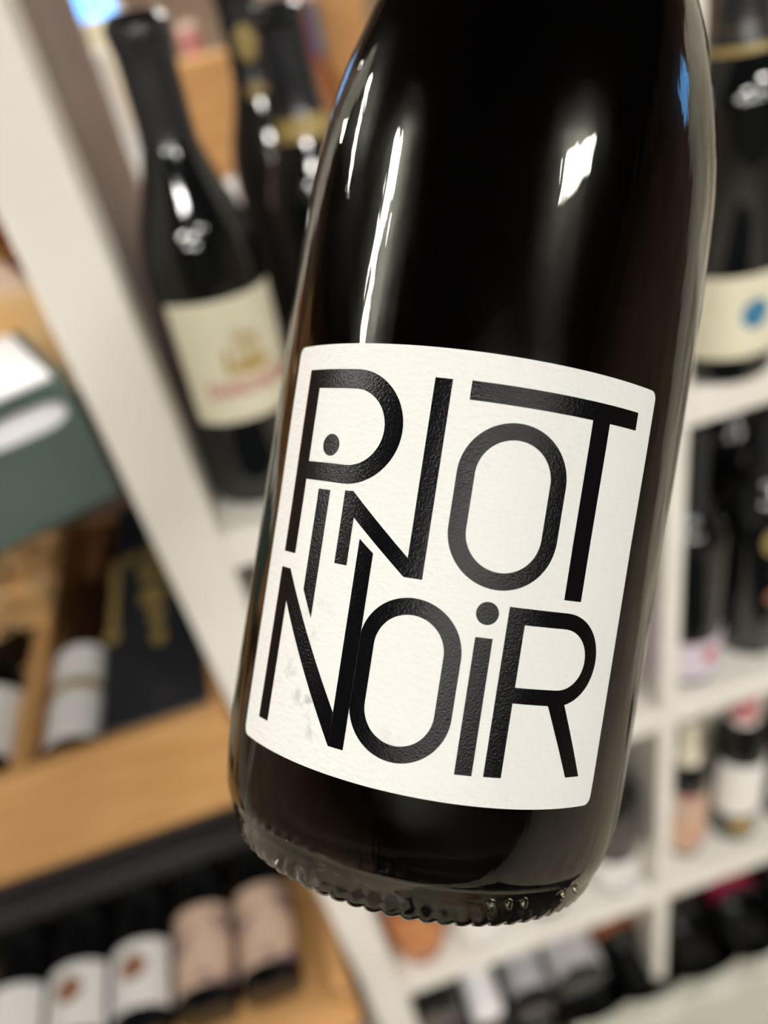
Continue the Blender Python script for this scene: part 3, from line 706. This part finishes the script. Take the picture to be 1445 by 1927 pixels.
def arc(cx, cy, rx, ry, a0, a1, n=28): return [(cx + rx * math.cos(R(a0 + (a1 - a0) * i / n)), cy + ry * math.sin(R(a0 + (a1 - a0) * i / n))) for i in range(n + 1)]
def lin(p, q, n=12): return [(p[0] + (q[0] - p[0]) * i / n, p[1] + (q[1] - p[1]) * i / n) for i in range(n + 1)]
def stadium(cx, hw, top, bot, clip=None):
    ct, cb = top - hw, bot + hw
    p = arc(cx, ct, hw, hw, 180, 0, 44) + lin((cx + hw, ct), (cx + hw, cb))[1:-1] + arc(cx, cb, hw, hw, 0, -180, 44) + lin((cx - hw, cb), (cx - hw, ct))[1:]
    return [(max(s, clip) if clip is not None else s, h) for s, h in p]
def dot(mb, cx, cy, r): strip(mb, arc(cx, cy, r, r, 0, 360, 40), [(cx, cy)] * 41, 3)
def letter(fn):
    mb = MB(); fn(mb); return mb.build('printed_letter', ink, lb, smooth=True)
def L_P(mb):
    quad(mb, (-36.75, -9.45), (-33.45, -9.45), (-33.45, 22.75), (-36.75, 22.75))
    strip(mb, lin((-33.45, 22.75), (-24.6, 22.75)) + arc(-24.6, 13.18, 9.6, 9.57, 90, -90)[1:] + lin((-24.6, 3.61), (-33.45, 3.61))[1:],
          lin((-33.45, 19.5), (-24.6, 19.5)) + arc(-24.6, 13.12, 6.4, 6.38, 90, -90)[1:] + lin((-24.6, 6.74), (-33.45, 6.74))[1:])
def L_i(mb): dot(mb, -28.4, 9.83, 1.87); quad(mb, (-29.8, -15.1), (-27.05, -19.5), (-27.05, 2.25), (-29.8, 2.25))
def L_n(mb):
    quad(mb, (-23.85, -9.6), (-21.37, -9.6), (-21.37, -1.65), (-23.85, -1.65)); quad(mb, (-23.85, -1.65), (-21.37, -1.65), (-22.2, 2.62), (-23.87, 2.55))
    quad(mb, (-22.2, 2.62), (-21.37, -1.65), (-11.2, -9.7), (-10.97, -6.6)); quad(mb, (-11.2, -9.7), (-8.16, -9.65), (-8.16, -6.6), (-10.97, -6.6)); quad(mb, (-10.97, -6.6), (-8.16, -6.6), (-8.16, 22.33), (-10.97, 22.33))
def L_O(mb): strip(mb, stadium(3.5, 8.9, 16.95, -9.4), stadium(3.53, 6.1, 14.25, -6.66))
def L_T(mb): quad(mb, (-5.15, 19.45), (24.72, 19.75), (24.75, 22.75), (-5.15, 22.5)); quad(mb, (15.38, -9.5), (18.74, -9.5), (18.74, 19.69), (15.35, 19.66))
def L_N(mb):
    quad(mb, (-36.95, -39.15), (-34.1, -39.08), (-33.95, -17.87), (-36.82, -17.87)); quad(mb, (-36.82, -17.87), (-33.95, -17.87), (-34.11, -12.2), (-36.8, -12.2))
    quad(mb, (-34.11, -12.2), (-33.95, -17.87), (-19.66, -39.05), (-19.68, -33.5)); quad(mb, (-19.66, -39.05), (-16.85, -39.0), (-16.85, -6.87), (-19.66, -4.9))
def L_O2(mb): strip(mb, stadium(-8.6, 8.4, -12.7, -38.9, -16.84), stadium(-8.65, 5.68, -15.4, -36.25))
def L_i2(mb): dot(mb, 2.8, -13.2, 1.83); quad(mb, (1.5, -38.95), (4.3, -38.88), (4.25, -17.05), (1.46, -17.12))
def L_R(mb):
    quad(mb, (6.18, -38.78), (9.15, -38.72), (9.12, -11.62), (6.18, -11.65))
    strip(mb, lin((9.12, -11.6), (16.6, -11.55)) + arc(16.6, -19.13, 7.55, 7.58, 90, -90)[1:] + lin((16.6, -26.71), (9.14, -26.75))[1:],
          lin((9.12, -14.25), (16.6, -14.15)) + arc(16.6, -19.14, 4.95, 4.98, 90, -90)[1:] + lin((16.6, -24.12), (9.14, -24.22))[1:])
    quad(mb, (15.5, -26.71), (21.36, -38.4), (24.46, -38.35), (18.72, -26.42))
for fn in (L_P, L_i, L_n, L_O, L_T, L_N, L_O2, L_i2, L_R): letter(fn)
